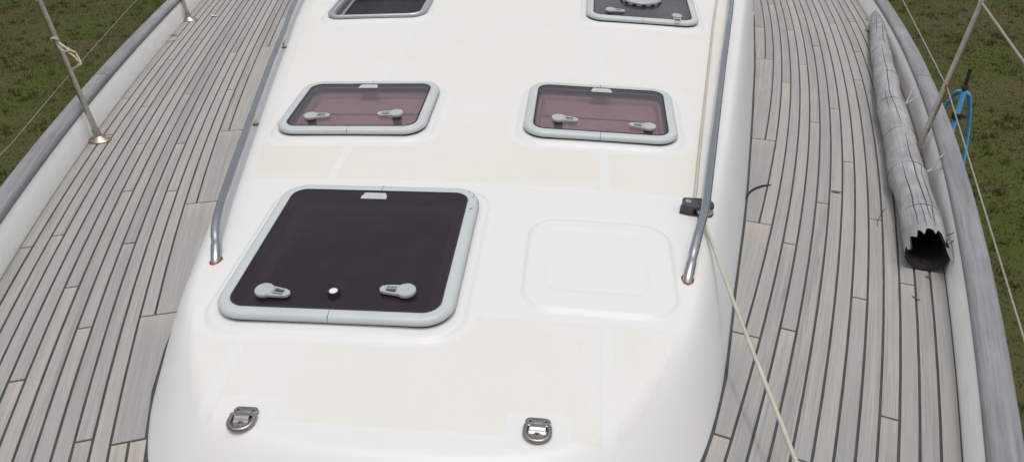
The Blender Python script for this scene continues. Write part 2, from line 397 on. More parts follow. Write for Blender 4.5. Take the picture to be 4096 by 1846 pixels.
# ------------------------------------------------------------------ ground and grass
GZ = -2.6
def build_ground():
    bm = bmesh.new(); s = 900
    bm.faces.new([bm.verts.new(v) for v in ((-s, -s, GZ), (s, -s, GZ), (s, s, GZ), (-s, s, GZ))])
    g = finish(bm, 'ground', 'lawn_ground'); g['kind'] = 'structure'
    n = 150000
    left = rng.random(n) < .55
    x = np.where(left, -2.6-rng.random(n)**1.0*11.5, 2.4+rng.random(n)*9.5); y = np.where(left, 2.0+rng.random(n)*15.5, 3.0+rng.random(n)*16.5)
    cl = np.array([mnoise.noise((a*.9, b_*.9, 0)) for a, b_ in zip(x[::1], y[::1])])
    keep = cl+rng.random(n)*1.2 > .25; x, y, cl = x[keep], y[keep], cl[keep]; n = len(x)
    m = 1500; left = rng.random(m) < .55
    ax = np.where(left, -2.7-rng.random(m)*11., 2.6+rng.random(m)*9.); ay = np.where(left, 2.5+rng.random(m)*15., 3.0+rng.random(m)*16.)
    rep_ = 12; hx = np.repeat(ax, rep_)+.035*rng.standard_normal(m*rep_); hy = np.repeat(ay, rep_)+.035*rng.standard_normal(m*rep_)
    big = np.concatenate([np.ones(n), np.full(m*rep_, 2.6)]); x = np.concatenate([x, hx]); y = np.concatenate([y, hy]); cl = np.concatenate([cl, np.zeros(m*rep_)]); n = len(x)
    V = np.zeros((n*6, 3)); T = np.zeros(n*6)
    for k in range(2):
        a = rng.random(n)*6.283; h = big*(.010+.024*rng.random(n)*(1+.6*cl)); wd = .003+.005*rng.random(n); lean = .05*rng.random(n)
        dx, dy = np.cos(a), np.sin(a); ox = x+.02*rng.standard_normal(n); oy = y+.02*rng.standard_normal(n)
        V[k*3::6] = np.stack([ox-dy*wd, oy+dx*wd, np.full(n, GZ)], 1); V[k*3+1::6] = np.stack([ox+dy*wd, oy-dx*wd, np.full(n, GZ)], 1)
        V[k*3+2::6] = np.stack([ox+dx*lean, oy+dy*lean, GZ+h], 1); t = rng.random(n)
        for j in range(3): T[k*3+j::6] = t
    me = bpy.data.meshes.new('grass'); me.vertices.add(n*6); me.vertices.foreach_set('co', V.ravel())
    me.loops.add(n*6); me.loops.foreach_set('vertex_index', np.arange(n*6, dtype=np.int32))
    me.polygons.add(n*2); me.polygons.foreach_set('loop_start', np.arange(0, n*6, 3, dtype=np.int32))
    me.update(calc_edges=True)
    at = me.attributes.new('tone', 'FLOAT', 'POINT'); at.data.foreach_set('value', T.astype(np.float32))
    o = link('grass', me, 'grass_blade'); o['kind'] = 'stuff'; o['label'] = 'short olive and brown grass around the boat'
build_ground()

# ------------------------------------------------------------------ deck and teak planks
def build_deck():
    bm = bmesh.new(); ys = np.linspace(-.6, 8.2, 60); pl = []
    for y in ys: pl.append((bm.verts.new((float(bulw(-1, y)), y, -.0032)), bm.verts.new((float(bulw(1, y)), y, -.0032))))
    for a, b_ in zip(pl, pl[1:]): bm.faces.new((a[0], a[1], b_[1], b_[0]))
    deck = finish(bm, 'deck_floor', 'caulk'); deck['kind'] = 'structure'
    def Dist(side, y):
        bx = float(bulw(side, y)); nx, ny = bnorm(side, y)
        d = np.arange(.1, 2.2, .004); X = bx+nx*d; Y = y+ny*d
        hit = ((np.abs(X) < half(Y)) & (Y > OY[0])) | (X*side < .03)
        return d[hit.argmax()] if hit.any() else 2.2
    BUTT = {1: [(13, 6.0), (11, 5.28), (8, 4.93), (5, 5.515), (2, 5.61), (0, 6.085), (3, 4.875), (12, 4.15), (10, 4.51), (9, 3.575), (7, 3.8), (4, 4.31), (6, 3.145),
                (8, 2.705), (10, 2.335), (4, 2.635), (2, 2.215), (5, 2.07), (9, 1.815), (3, 1.54), (1, 3.35), (0, 2.9), (6, 6.4), (1, 6.3), (7, 1.30), (0, 4.55)],
            -1: [(6, 5.445), (11, 5.13), (8, 4.925), (1, 4.99), (4, 4.735), (10, 4.43), (0, 3.69), (3, 3.55), (7, 3.71), (12, 3.74), (2, 4.33), (5, 3.065), (9, 3.035), (6, 2.58), (10, 2.545),
                 (2, 2.265), (8, 2.15), (7, 1.66), (4, 1.455), (9, 1.17), (0, 2.2), (1, 3.2), (3, 6.1), (9, 6.1), (13, 5.7), (5, 1.9)]}
    STEP = {1: ((.45, 1.3, 30), (1.3, 1.74, 11), (1.74, 2.45, 12), (2.45, 3.275, 13), (3.275, 4.56, 14), (4.56, 6.3, 15), (6.3, 7.6, 16)),
            -1: ((.45, 1.135, 30), (1.135, 1.675, 11), (1.675, 2.415, 12), (2.415, 3.15, 13), (3.15, 4.525, 14), (4.525, 6.1, 15), (6.1, 7.6, 16))}
    W = {1: .0484, -1: .0445}
    for side in (1, -1):
        wd = W[side]; g = .0037
        yt = np.linspace(.3, 7.8, 400); Dt = np.array([Dist(side, y) for y in yt]); D = lambda y: float(np.interp(y, yt, Dt))
        def plank(a, b_, y0, y1):
            """piece between offsets a and b_ (b_ None: up to the coachroof)"""
            y0 += g; y1 -= g
            if y1-y0 < .04: return
            n = max(2, int((y1-y0)/.24)+2); secs = []
            for y in np.linspace(y0, y1, n):
                bx = float(bulw(side, y)); nx, ny = bnorm(side, y)
                e = min(b_, D(y)) if b_ is not None else D(y)
                if b_ is None: e -= .008
                if e-a < .012:
                    if secs: break
                    continue
                secs.append((y, bx+nx*(a+g), y+ny*(a+g), bx+nx*(e-g), y+ny*(e-g), a, e))
            if len(secs) < 2: return
            bm = bmesh.new(); u1 = bm.loops.layers.uv.new("UVMap"); u2 = bm.loops.layers.uv.new("end"); rows = []; dz = random.uniform(-.0006, .0006)
            for (y, xa, ya, xb, yb, a0, e0) in secs:
                rows.append([(bm.verts.new(v), (y, off)) for v, off in (((xa, ya, -.006), a0), ((xa, ya, dz), a0), ((xb, yb, dz), e0), ((xb, yb, -.006), e0))])
            fs = []
            for p, q in zip(rows, rows[1:]):
                for k in range(3): fs.append((p[k], q[k], q[k+1], p[k+1]))
            fs.append(tuple(rows[0])); fs.append(tuple(rows[-1][::-1]))
            yend = secs[-1][0]
            for fv in fs:
                f = bm.faces.new([v[0] for v in fv])
                for lp, v in zip(f.loops, fv): lp[u1].uv = v[1]; lp[u2].uv = (yend-v[1][0], 0)
            bmesh.ops.recalc_face_normals(bm, faces=bm.faces)
            me = bpy.data.meshes.new('plank'); bm.to_mesh(me); bm.free(); link('plank', me, 'teak', deck)
        steps = STEP[side]
        for n in range(0, 30):
            # y ranges in which strip n is a full strip
            rng_y = [(s[0], s[1]) for s in steps if s[2] > n]; merged = []
            for a, b_ in rng_y:
                if merged and abs(merged[-1][1]-a) < 1e-6: merged[-1][1] = b_
                else: merged.append([a, b_])
            for a, b_ in merged:
                cuts = [a]+sorted(y for k, y in BUTT[side] if k == n and a+.1 < y < b_-.1)+[b_]
                for c0, c1 in zip(cuts, cuts[1:]): plank(n*wd, (n+1)*wd, c0, c1)
        for a, b_, n in steps:
            if n == 30: continue
            cuts = [a]+([5.3] if side > 0 and a < 5.3 < b_ else [])+([5.2] if side < 0 and a < 5.2 < b_ else [])+[b_]
            for c0, c1 in zip(cuts, cuts[1:]): plank(n*wd, None, c0, c1)
    return deck
deck = build_deck()

# ------------------------------------------------------------------ coachroof shell
def build_roof():
    xs = np.concatenate([np.arange(-2.0, -1.60, .03), np.arange(-1.60, -1.2, .010), np.arange(-1.2, 1.2, NEAR_DX), np.arange(1.2, 1.6, .010), np.arange(1.6, 2.0, .03)])
    ys = np.concatenate([np.arange(.98, 3.3, NEAR_DX), np.arange(3.3, 4.6, .012), np.arange(4.6, 7.5, .05)])
    X, Y = np.meshgrid(xs, ys); D = outdist(X.ravel(), Y.ravel()).reshape(X.shape)
    Z, _ = height(X, Y, D); A = nonskid(X, Y, D); Z = Z+.0012*A
    ny, nx = X.shape
    idx = np.arange(nx*ny).reshape(ny, nx)
    q = np.stack([idx[:-1, :-1], idx[:-1, 1:], idx[1:, 1:], idx[1:, :-1]], -1).reshape(-1, 4)
    cx = (X[:-1, :-1]+X[1:, 1:]).ravel()/2; cy = (Y[:-1, :-1]+Y[1:, 1:]).ravel()/2; cd = D[:-1, :-1].ravel()
    keep = cd > -.03
    for k, (hx, hy, ww, hh, r) in HATCH.items(): keep &= rrsd(cx, cy, hx, hy, ww/2-.03, hh/2-.03, r-.03) > 0
    q = q[keep]; used = np.unique(q); remap = np.zeros(nx*ny, np.int64); remap[used] = np.arange(len(used)); q = remap[q]
    V = np.stack([X.ravel(), Y.ravel(), Z.ravel()], 1)[used]; Aa = A.ravel()[used]
    me = bpy.data.meshes.new('cabin_roof'); me.vertices.add(len(V)); me.vertices.foreach_set('co', V.ravel())
    me.loops.add(q.size); me.loops.foreach_set('vertex_index', q.ravel().astype(np.int32))
    me.polygons.add(len(q)); me.polygons.foreach_set('loop_start', np.arange(0, q.size, 4, dtype=np.int32))
    me.update(calc_edges=True); me.polygons.foreach_set('use_smooth', np.ones(len(q), bool))
    at = me.attributes.new('nonskid', 'FLOAT', 'POINT'); at.data.foreach_set('value', Aa.astype(np.float32))
    o = link('cabin_roof', me, 'gelcoat'); o['kind'] = 'structure'
    return o
roof = build_roof()

# ------------------------------------------------------------------ bulwarks with cap rails
def build_bulwark(side, label, joint):
    t = thing('bulwark', label, 'bulwark', (float(bulw(side, 3)), 3, 0), 'bulwarks along the deck edges'); inv = Matrix.Translation(-t.location)
    ys = np.linspace(-.6, 8.2, 70)
    def sweep(name, prof, y0, y1, mat, bev=0, n=None):
        yy = np.linspace(y0, y1, n or max(4, int((y1-y0)/.12))); bm = bmesh.new(); uvl = bm.loops.layers.uv.new("UVMap"); rows = []
        per = [0]
        for a, b_ in zip(prof, prof[1:]): per.append(per[-1]+math.dist(a, b_))
        for y in yy:
            bx = float(bulw(side, y)); nx, ny = bnorm(side, y)
            rows.append([bm.verts.new((bx-nx*o, y-ny*o, z)) for o, z in prof])
        m = len(prof)
        for i in range(len(rows)-1):
            for k in range(m-1):
                f = bm.faces.new((rows[i][k], rows[i][k+1], rows[i+1][k+1], rows[i+1][k])); f.smooth = True
                for lp, (uu, vv) in zip(f.loops, ((yy[i], per[k]), (yy[i], per[k+1]), (yy[i+1], per[k+1]), (yy[i+1], per[k]))): lp[uvl].uv = (uu, vv+side*3+y0)
        bm.faces.new(rows[0]); bm.faces.new(rows[-1])
        bmesh.ops.recalc_face_normals(bm, faces=bm.faces)
        bm.transform(inv)
        me = bpy.data.meshes.new(name); bm.to_mesh(me); bm.free(); me.set_sharp_from_angle(angle=R(42))
        return link(name, me, mat, t)
    sweep('inner_panel', [(0.001, -.02), (.0005, .0), (.003, .118), (.008, .1265), (.03, .1265), (.03, -.02)], -.6, 8.2, 'bulwark_white')
    hull = [(.032, .126), (.05, .09), (.052, .05), (.03, -.1), (-.05, -.6), (-.22, -1.2), (-.6, -1.7), (-.62, -1.72)]
    sweep('hull_side', hull, -.6, 8.2, 'hull_white')
    sweep('gap_shade_strip', [(.010, .124), (.010, .136), (.07, .136), (.07, .124)], -.6, 8.2, 'caulk')  # solid dark strip, its colour standing in for shade under the cap rail
    cap = [(.004, .134), (.002, .140), (.003, .151), (.009, .158), (.022, .162), (.045, .163), (.066, .160), (.078, .154), (.083, .146), (.082, .136), (.078, .132), (.008, .132), (.004, .134)]
    js = [-.6]+joint+[8.2]
    for a, b_ in zip(js, js[1:]): sweep('cap_rail', cap, a+.0025, b_-.0025, 'cap_teak')
    return t
build_bulwark(-1, 'white bulwark with a rounded grey teak cap rail, the one with nothing leaning on it', [3.62])
build_bulwark(1, 'white bulwark with a flat grey teak cap rail, the one the bamboo pole lies against', [3.98])

# ------------------------------------------------------------------ hatches
def frame_mw(cx, cy, dz=.010):
    n = Vector((.07*cx, -.08, 1)).normalized(); ex = Vector((1, 0, -.07*cx)).normalized(); ey = n.cross(ex).normalized(); ex = ey.cross(n)
    m = Matrix.Identity(4)
    for i in range(3): m[i][0], m[i][1], m[i][2] = ex[i], ey[i], n[i]
    m.translation = Vector((cx, cy, float(zbase(cx, cy))+dz)); return m
def rr(ww, hh, r, inset=0., n=9):
    """rounded rectangle starting bottom centre, counter-clockwise"""
    pts = []; r2 = max(r-inset, .001); a, b_ = ww/2-r, hh/2-r
    pts.append((0, -hh/2+inset))
    for cx, cy, a0 in ((a, -b_, -90), (a, b_, 0)):
        for k in range(n): th = R(a0+90*k/(n-1)); pts.append((cx+r2*math.cos(th), cy+r2*math.sin(th)))
    pts.append((0, hh/2-inset))
    for cx, cy, a0 in ((-a, b_, 90), (-a, -b_, 180)):
        for k in range(n): th = R(a0+90*k/(n-1)); pts.append((cx+r2*math.cos(th), cy+r2*math.sin(th)))
    return pts
def ring_mesh(name, ww, hh, r, prof, mat, parent, part=None, gap=0., smooth=50):
    """sweep profile [(inset, z)] round the rounded rectangle; part 0/1 = one half, split at front and back centre"""
    bm = bmesh.new(); loops = [rr(ww, hh, r, i) for i, z in prof]; N = len(loops[0]); hN = N//2
    ids = list(range(N)) if part is None else (list(range(0, hN+1)) if part == 0 else list(range(hN, N))+[0])
    cols = []
    for ii, k in enumerate(ids):
        c = []
        for (i, z), lp in zip(prof, loops):
            x, y = lp[k]
            if part is not None and ii in (0, len(ids)-1): x += gap if part == 0 else -gap
            c.append(bm.verts.new((x, y, z)))
        cols.append(c)
    pairs = list(zip(cols, cols[1:]))+([(cols[-1], cols[0])] if part is None else [])
    for p, q in pairs:
        for k in range(len(prof)-1): bm.faces.new((p[k], q[k], q[k+1], p[k+1]))
    if part is not None: bm.faces.new(cols[0]); bm.faces.new(cols[-1])
    return finish(bm, name, mat, parent, smooth)
FP = [(.010, .006), (.002, .007), (.000, .011), (.001, .016), (.005, .023), (.012, .0262), (.021, .0272), (.029, .0268), (.0345, .0258), (.0365, .024), (.0365, .004), (.010, .004)]
def handle(parent, x, y, ang, z0=.0285, short=False, tilt=False):
    """dog handle: disc and slotted tapered lever"""
    bm = bmesh.new()
    lathe(bm, [(.0245, z0), (.027, z0+.003), (.027, z0+.010), (.0255, z0+.0125), (.020, z0+.0135), (.008, z0+.0130), (0, z0+.0128)], 0, 0, 28)
    o = finish(bm, 'handle', 'handle_grey', parent, 40); o.location = (x, y, 0); o.rotation_euler = (0, 0, ang)
    L = .050 if not short else .036
    bm = bmesh.new(); za, zb = z0+.0015, z0+.0105
    def quad(p, h=0): prism(bm, p, za, zb+h)
    quad([(.014, .0205), (L+.012, .0145), (L+.012, .0090), (.014, .0150)])
    quad([(.014, -.0035), (L+.012, -.0015), (L+.012, -.0045), (.014, -.0075)])
    quad([(.014, -.0130), (L+.012, -.0100), (L+.012, -.0148), (.014, -.0205)])
    quad([(L+.006, .0150), (L+.020, .0115), (L+.025, .0), (L+.020, -.012), (L+.006, -.0152)][::-1], -.0008)
    quad([(.012, .0210), (.028, .0178), (.028, -.0182), (.012, -.0214)][::-1], -.0005)
    lv = finish(bm, 'lever', 'handle_grey', o, 30, .0009, 1)
    if tilt: lv.rotation_euler = (0, R(14), 0)
    bm = bmesh.new(); prism(bm, [(.026, -.0170), (L+.008, -.0135), (L+.008, .0130), (.026, .0165)], z0+.0006, z0+.0030); finish(bm, 'recess', 'handle_slot', o)
    bm = bmesh.new(); lathe(bm, [(.017, -.012), (.017, .0225)], 0, 0, 20); finish(bm, 'stem', 'rubber', o, 40)
    return o
def make_hatch(key, label, pane, paint, blind=None, lid_open=False):
    cx, cy, ww, hh, r = HATCH[key]
    t = thing('deck_hatch', label, 'deck hatch', group='deck hatches in the coachroof', mw=frame_mw(cx, cy))
    bpy.context.view_layer.update()
    iw, ih = ww-.073, hh-.073; ir = r-.0365
    # fixed lower frame and the well under it
    ring_mesh('base_flange', ww-.016, hh-.016, r-.008, [(0, -.012), (0, .0045), (.030, .0045), (.030, -.012)], 'rubber' if not lid_open else 'frame_metal', t)  # coloured dark on closed hatches to paint the shadow gap beneath the frame
    deep = -.042 if blind else (-.30 if not lid_open else -1.0)
    ring_mesh('well_wall', ww-.075, hh-.075, r-.037, [(0, .003), (0, -.05), (.004 if not blind else .012, deep)], ('well_pale' if blind else 'well_grey') if blind or lid_open else 'well_dark', t)
    bm = bmesh.new(); prism(bm, rr(ww-.06, hh-.06, r-.03), deep-.004, deep); finish(bm, 'blind' if blind else 'well_bottom', 'blind' if blind else 'well_dark', t)
    if lid_open:
        ring_mesh('rim', ww, hh, r, [(.006, .003), (.0, .005), (.0, .013), (.004, .018), (.011, .020), (.014, .018), (.0155, .013), (.020, .0135), (.026, .015), (.033, .012), (.035, .004), (.035, -.03)], 'frame_metal', t)
        ring_mesh('inner_lip', ww-.07, hh-.07, r-.035, [(0, .004), (.001, -.03), (.014, -.034), (.014, -.04), (0, -.04)], 'frame_metal', t)
        bm = bmesh.new(); box(bm, (0, ih/2-.14, -.42), (iw*1.5, .02, .5)); finish(bm, 'cabin_panel', 'well_grey', t)
        return t
    if blind:
        ring_mesh('blind_frame', ww-.085, hh-.085, r-.042, [(0, -.018), (.010, -.020), (.014, -.030), (.018, -.0415)], 'well_pale', t)
        bm = bmesh.new(); prism(bm, [(-iw/2+.03, .035), (iw/2-.03, .035), (iw/2-.03, ih/2-.02), (-iw/2+.03, ih/2-.02)], -.0415, -.034)
        finish(bm, 'blind_fold', 'blind', t, 0, .004)
    else:
        ring_mesh('inner_trim', ww-.10, hh-.10, r-.03, [(0, -.02), (.02, -.016), (.034, -.026), (.036, -.06)], 'well_grey', t)
    fl = .0008
    for part in (0, 1): ring_mesh('frame_half', ww, hh, r, FP, paint, t, part, fl)
    for sy in (-1, 1): bm = bmesh.new(); box(bm, (0, sy*(hh/2-.019), .0145), (.0012, .032, .021)); finish(bm, 'joint', 'rubber', t)
    ring_mesh('gasket', iw+.0006, ih+.0006, ir, [(0, .012), (0, .0262), (.0025, .0268), (.0050, .0262), (.0050, .012)], 'rubber', t)
    bm = bmesh.new(); prism(bm, rr(iw-.0096, ih-.0096, ir-.0048), .0165, .0255); finish(bm, 'pane', pane, t, 0)
    return t
# big forward hatch
t = make_hatch('big', 'largest deck hatch, dark almost black pane in a chipped grey frame', 'pane_dark', 'frame_chipped')
hy = -.668/2+.094
handle(t, -.197, hy-.004, R(-8)); handle(t, .190, hy+.016, R(180-4))
bm = bmesh.new(); lathe(bm, [(.0175, .012), (.0175, .036), (.0165, .038), (.0130, .038), (.0125, .035), (.0, .035)], -.008, hy+.004, 28); lk = finish(bm, 'lock', 'rubber', t, 40)
bm = bmesh.new(); lathe(bm, [(.0115, .034), (.0115, .0372), (.0105, .0378), (0, .0380)], -.008, hy+.004, 24); box(bm, (-.008, hy+.004, .0381), (.0015, .006, .0006)); finish(bm, 'lock_barrel', 'lock_white', lk, 40)
def hinge_plate(t, x, y, ww=.084, hh=.036):
    bm = bmesh.new(); a, b_ = ww/2, hh/2
    prism(bm, [(x-a, y-b_), (x+a, y-b_), (x+a*1.0, y-b_*.2), (x+a*.80, y+b_), (x-a*.82, y+b_), (x-a, y-b_*.2)], .0240, .0266)
    finish(bm, 'hinge_plate', 'plate_grey', t, 0, .001)
hinge_plate(t, -.016, .668/2-.068)
# the two middle hatches
t = make_hatch('midL', 'rose tinted middle hatch with levers pointing at each other, in front of the open hatch', 'pane_rose', 'frame_paint', True)
handle(t, -.165, -.132, R(6)); handle(t, .168, -.108, R(180+3)); hinge_plate(t, -.010, .462/2-.062, .080, .034)
t = make_hatch('midR', 'rose tinted middle hatch ahead of the hatch with the round vent', 'pane_rose', 'frame_paint', True)
handle(t, -.160, -.128, R(-4)); handle(t, .180, -.152, R(180-8)); hinge_plate(t, .005, .470/2-.062, .084, .036)
# the two after hatches, cut by the top of the picture
make_hatch('topL', 'open hatch with its lid raised, showing a bare metal rim and a black opening', 'pane_smoke', 'frame_metal', None, True)
t = make_hatch('topR', 'smoke tinted hatch with a round grey vent in its pane', 'pane_smoke', 'frame_paint', True)
handle(t, -.165, -.165, R(0)); handle(t, .172, -.190, R(-90), short=True, tilt=True)
bm = bmesh.new(); lathe(bm, [(.104, .0255), (.110, .029), (.110, .043), (.104, .049), (.085, .054), (.04, .057), (0, .058)], 0, .055, 48); vt = finish(bm, 'vent', 'vent_grey', t, 40)
for k in range(14):
    a = R(k*360/14-90+6); bm = bmesh.new(); box(bm, (0, 0, 0), (.006, .022, .010)); s = finish(bm, 'vent_slot', 'rubber', vt)
    s.location = (.1085*math.cos(a), .055+.1085*math.sin(a), .0320); s.rotation_euler = (0, 0, a)

# ------------------------------------------------------------------ handrails on the coachroof
def roof_z(x, y): return float(height(np.array([x]), np.array([y]))[0][0])
def handrail(pts, posts, label):
    p0 = pts[0]; t = thing('handrail', label, 'handrail', (0, 0, 0), 'handrails on the coachroof')
    path = catmull(pts, 7); rad = []
    for i, p in enumerate(path):
        s = i/len(path); rad.append(.0142 if i > 17 else .0150-(.0022 if 15 <= i <= 17 else 0))
    tube('rail_tube', path, rad, 'rail_steel', t, 14, .86)
    for x, y, zr_ in posts:
        z = roof_z(x, y); tube('post', [(x, y, z-.004), (x, y, zr_)], .0075, 'old_steel', t, 10)
        bm = bmesh.new(); lathe(bm, [(.0135, z-.003), (.013, z+.0025), (.0080, z+.0035)], x, y, 16); finish(bm, 'rust_collar', 'rust', t, 40)
    fx, fy = p0[0]*1.005, p0[1]+.022; z = roof_z(fx, fy)
    bm = bmesh.new(); n = 26
    for i in range(n):
        a0, a1 = 2*math.pi*i/n, 2*math.pi*(i+1)/n
        def rp(a, r):
            x, y = fx+r*math.cos(a), fy-.004+r*1.35*math.sin(a); return bm.verts.new((x, y, roof_z(x, y)+.0012))
        wv = lambda a: .0188+.0012*math.sin(3*a+1)+.0008*math.sin(7*a)-.002*max(0, math.sin(a))
        bm.faces.new((rp(a0, .012), rp(a1, .012), rp(a1, wv(a1)), rp(a0, wv(a0))))
    finish(bm, 'rust_stain', 'rust', t)
    return t
handrail([(.7005, 1.866, .192), (.706, 1.890, .2175), (.717, 1.932, .2395), (.733, 1.995, .265), (.750, 2.06, .2815), (.785, 2.20, .289), (.843, 2.519, .312), (.971, 3.234, .361), (1.085, 3.86, .404), (1.172, 4.349, .435), (1.40, 5.75, .530)],
         [(.888, 2.78, .325), (1.025, 3.56, .378), (1.19, 4.45, .435)], 'curved steel handrail beside the cream rope, passing over the black rope block')
handrail([(-.684, 1.846, .190), (-.690, 1.868, .2150), (-.703, 1.908, .2370), (-.724, 1.965, .262), (-.741, 2.035, .2790), (-.770, 2.15, .2855), (-.829, 2.417, .305), (-1.004, 3.224, .359), (-1.10, 3.70, .390), (-1.201, 4.196, .421), (-1.43, 5.6, .505)],
         [(-.905, 2.762, .325), (-1.078, 3.605, .378)], 'steel handrail with rusty feet, the one without a rope beside it')

# ------------------------------------------------------------------ rope and turning block
def zoff(x, y, o): return (x, y, roof_z(x, y)+o)
rp = [zoff(1.36, 5.75, .008), zoff(1.112, 4.456, .008), zoff(.964, 3.554, .008), zoff(.885, 3.06, .008), zoff(.82, 2.649, .008), zoff(.782, 2.40, .010), zoff(.766, 2.30, .016), zoff(.766, 2.25, .020), (.7745, 2.20, .252), (.790, 2.08, .240), (.830, 1.72, .197), (.890, 1.25, .138), (.985, .42, .036), (1.0, .30, .030)]
rope = tube('rope', catmull(rp, 6), .0054, 'rope_cream', None, 10)
tag(rope, 'long cream rope running through the black block and down over the teak deck', 'rope')
def build_block():
    cx, cy = .768, 2.250; mw = frame_mw(cx, cy, 0.0); t = thing('rope_block', 'black plastic rope block under the curved steel handrail', 'rope block', mw=mw)
    def shape(s, dx=0):
        pts = [(-.056, -.020), (-.048, .026), (.010, .030)]
        for k in range(13): a = R(90-180*k/12); pts.append((.022+.031*math.cos(a), .0+.030*math.sin(a)))
        pts += [(.010, -.031), (-.02, -.030)]
        return [(x*s+dx, y*s) for x, y in pts][::-1]
    bm = bmesh.new(); prism(bm, shape(1.03), -.004, .005); finish(bm, 'base', 'block_black', t, 30, .001, 1)
    bm = bmesh.new(); prism(bm, [(-.055, -.0195), (-.02, -.030), (-.012, -.026), (-.008, .028), (-.047, .0255)], .005, .034); finish(bm, 'cheek', 'block_black', t, 30, .003)
    bm = bmesh.new(); prism(bm, shape(1.0), .027, .036, shape(.94)); finish(bm, 'top_plate', 'block_black', t, 30, .0015)
    bm = bmesh.new(); lathe(bm, [(.030, .005), (.031, .008), (.026, .013), (.026, .018), (.031, .024), (.030, .027)], .022, 0, 32); finish(bm, 'sheave', 'sheave', t, 40)
    bm = bmesh.new(); lathe(bm, [(.0095, .034), (.0095, .0366), (.008, .0372), (0, .0368)], -.032, .004, 20); s = finish(bm, 'screw', 'sheave', t, 40)
    bm = bmesh.new(); box(bm, (-.032, .004, .0372), (.006, .003, .0006)); finish(bm, 'screw_slot', 'screw_dark', s)
    for x, y, a_, b_ in ((-.002, .0185, .024, .004), (.004, -.006, .020, .005)):
        bm = bmesh.new(); box(bm, (x, y, .0361), (a_, b_, .0008)); finish(bm, 'slot', 'screw_dark', t)
build_block()

# ------------------------------------------------------------------ folding pad eyes
def padeye(cx, cy, rot, label):
    e = .022; n = Vector((-(roof_z(cx+e, cy)-roof_z(cx-e, cy))/(2*e), -(roof_z(cx, cy+e)-roof_z(cx, cy-e))/(2*e), 1)).normalized()
    ex = Vector((1, 0, -n.x/n.z)).normalized(); ey = n.cross(ex); mw = Matrix(((ex.x, ey.x, n.x, cx), (ex.y, ey.y, n.y, cy), (ex.z, ey.z, n.z, roof_z(cx, cy)+.0008), (0, 0, 0, 1))) @ Matrix.Rotation(rot, 4, 'Z'); t = thing('pad_eye', label, 'pad eye', mw=mw, group='folding pad eyes at the front of the coachroof')
    bm = bmesh.new(); pts = []
    for x0, a0 in ((.017, 0), (-.017, 180)):
        for k in range(9): a = R(a0-90+180*k/8); pts.append((x0+.0125*math.cos(a), .023+.0115*math.sin(a)))
    prism(bm, pts, -.002, .007); finish(bm, 'plate', 'eye_steel', t, 40, .0012)
    bm = bmesh.new(); N = 9; rows = []
    prof = [(.014, .004), (.013, .009), (.009, .0128), (.003, .0142), (-.003, .0132), (-.007, .0092), (-.010, .0075), (-.014, .0068)]
    for y, z in prof: rows.append([bm.verts.new((x, y, z)) for x in (-.0175, .0175)])
    for p, q in zip(rows, rows[1:]): bm.faces.new((p[0], p[1], q[1], q[0]))
    low = [[bm.verts.new((x, y, -.002)) for x in (-.0175, .0175)] for y, z in prof]
    for k in (0, 1):
        for i in range(len(prof)-1): bm.faces.new((rows[i][k], rows[i+1][k], low[i+1][k], low[i][k]))
    finish(bm, 'saddle', 'eye_bright', t, 50)
    bm = bmesh.new(); pts = [(-.0175, -.008), (.0175, -.008)]
    for k in range(11): a = R(-180*k/10); pts.append((.0175*math.cos(a), -.014+.014*math.sin(a)))
    prism(bm, pts[::-1], -.002, .0066); finish(bm, 'tongue', 'eye_steel', t, 40, .0008, 1)
    arc = [(-.0265, .010, .006), (-.0272, -.004, .006)]
    for k in range(15): a = R(180+180*k/14); arc.append((.0270*math.cos(a), -.010+.0230*math.sin(a), .006))
    arc += [(.0272, -.004, .006), (.0265, .010, .006)]
    tube('ring', arc, .0062, 'eye_steel', t, 12)
    tube('pin', [(-.029, .010, .006), (.029, .010, .006)], .005, 'eye_steel', t, 10)
    for x, y in ((-.018, .023), (.018, .023), (0, -.014)):
        bm = bmesh.new(); lathe(bm, [(.0078, .006), (.0078, .0076), (.0070, .0082), (.003, .0080), (0, .0079)], x, y, 18); s = finish(bm, 'screw', 'eye_steel', t, 40)
        bm = bmesh.new(); box(bm, (x, y, .0081), (.0050, .0046, .0008)); finish(bm, 'socket', 'screw_dark', s)
padeye(-.366, 1.258, R(0), 'steel folding pad eye below the dark pane of the largest hatch')
padeye(.311, 1.280, R(0), 'steel folding pad eye nearer the rope, below the blank square moulding')

# ------------------------------------------------------------------ stanchions and lifelines
def stanchion(base, top, label, hole=None, rad=.0128):
    b0, t0 = Vector(base), Vector(top); t = thing('stanchion', label, 'stanchion', b0, 'steel stanchions along the bulwarks'); d = t0-b0
    tube('pole', [Vector((0, 0, .01)), d*.25, d*.5, d*.75, d], rad, 'old_steel', t, 16)
    tube('socket', [Vector((0, 0, .004)), d*.045, d*.09], [.020, .0175, .0158], 'cast_steel', t, 16)
    bm = bmesh.new(); lathe(bm, [(.052, -.003), (.053, .004), (.046, .010), (.030, .016), (.020, .026)], 0, 0, 28, 1., .8); finish(bm, 'foot_plate', 'cast_steel', t, 45)
    bm = bmesh.new(); lathe(bm, [(.056, -.001), (.055, .0008)], 0, -.003, 24, 1, .82); finish(bm, 'rust_edge', 'rust', t)
    for a in (35, 160, 280):
        x, y = .037*math.cos(R(a)), .030*math.sin(R(a)); bm = bmesh.new(); lathe(bm, [(.006, .006), (.006, .0135), (.004, .015), (0, .015)], x, y, 10); finish(bm, 'bolt', 'steel', t, 40)
    if hole:
        h = d*hole; tube('eyelet', [h+Vector((-.003, -.016, 0)), h+Vector((-.001, -.0125, 0))], .0075, 'rust', t, 12)
    return t
SL1 = stanchion((-1.857, 3.154, 0), (-1.937, 3.135, .65), 'steel stanchion with torn webbing tied to it', .50)
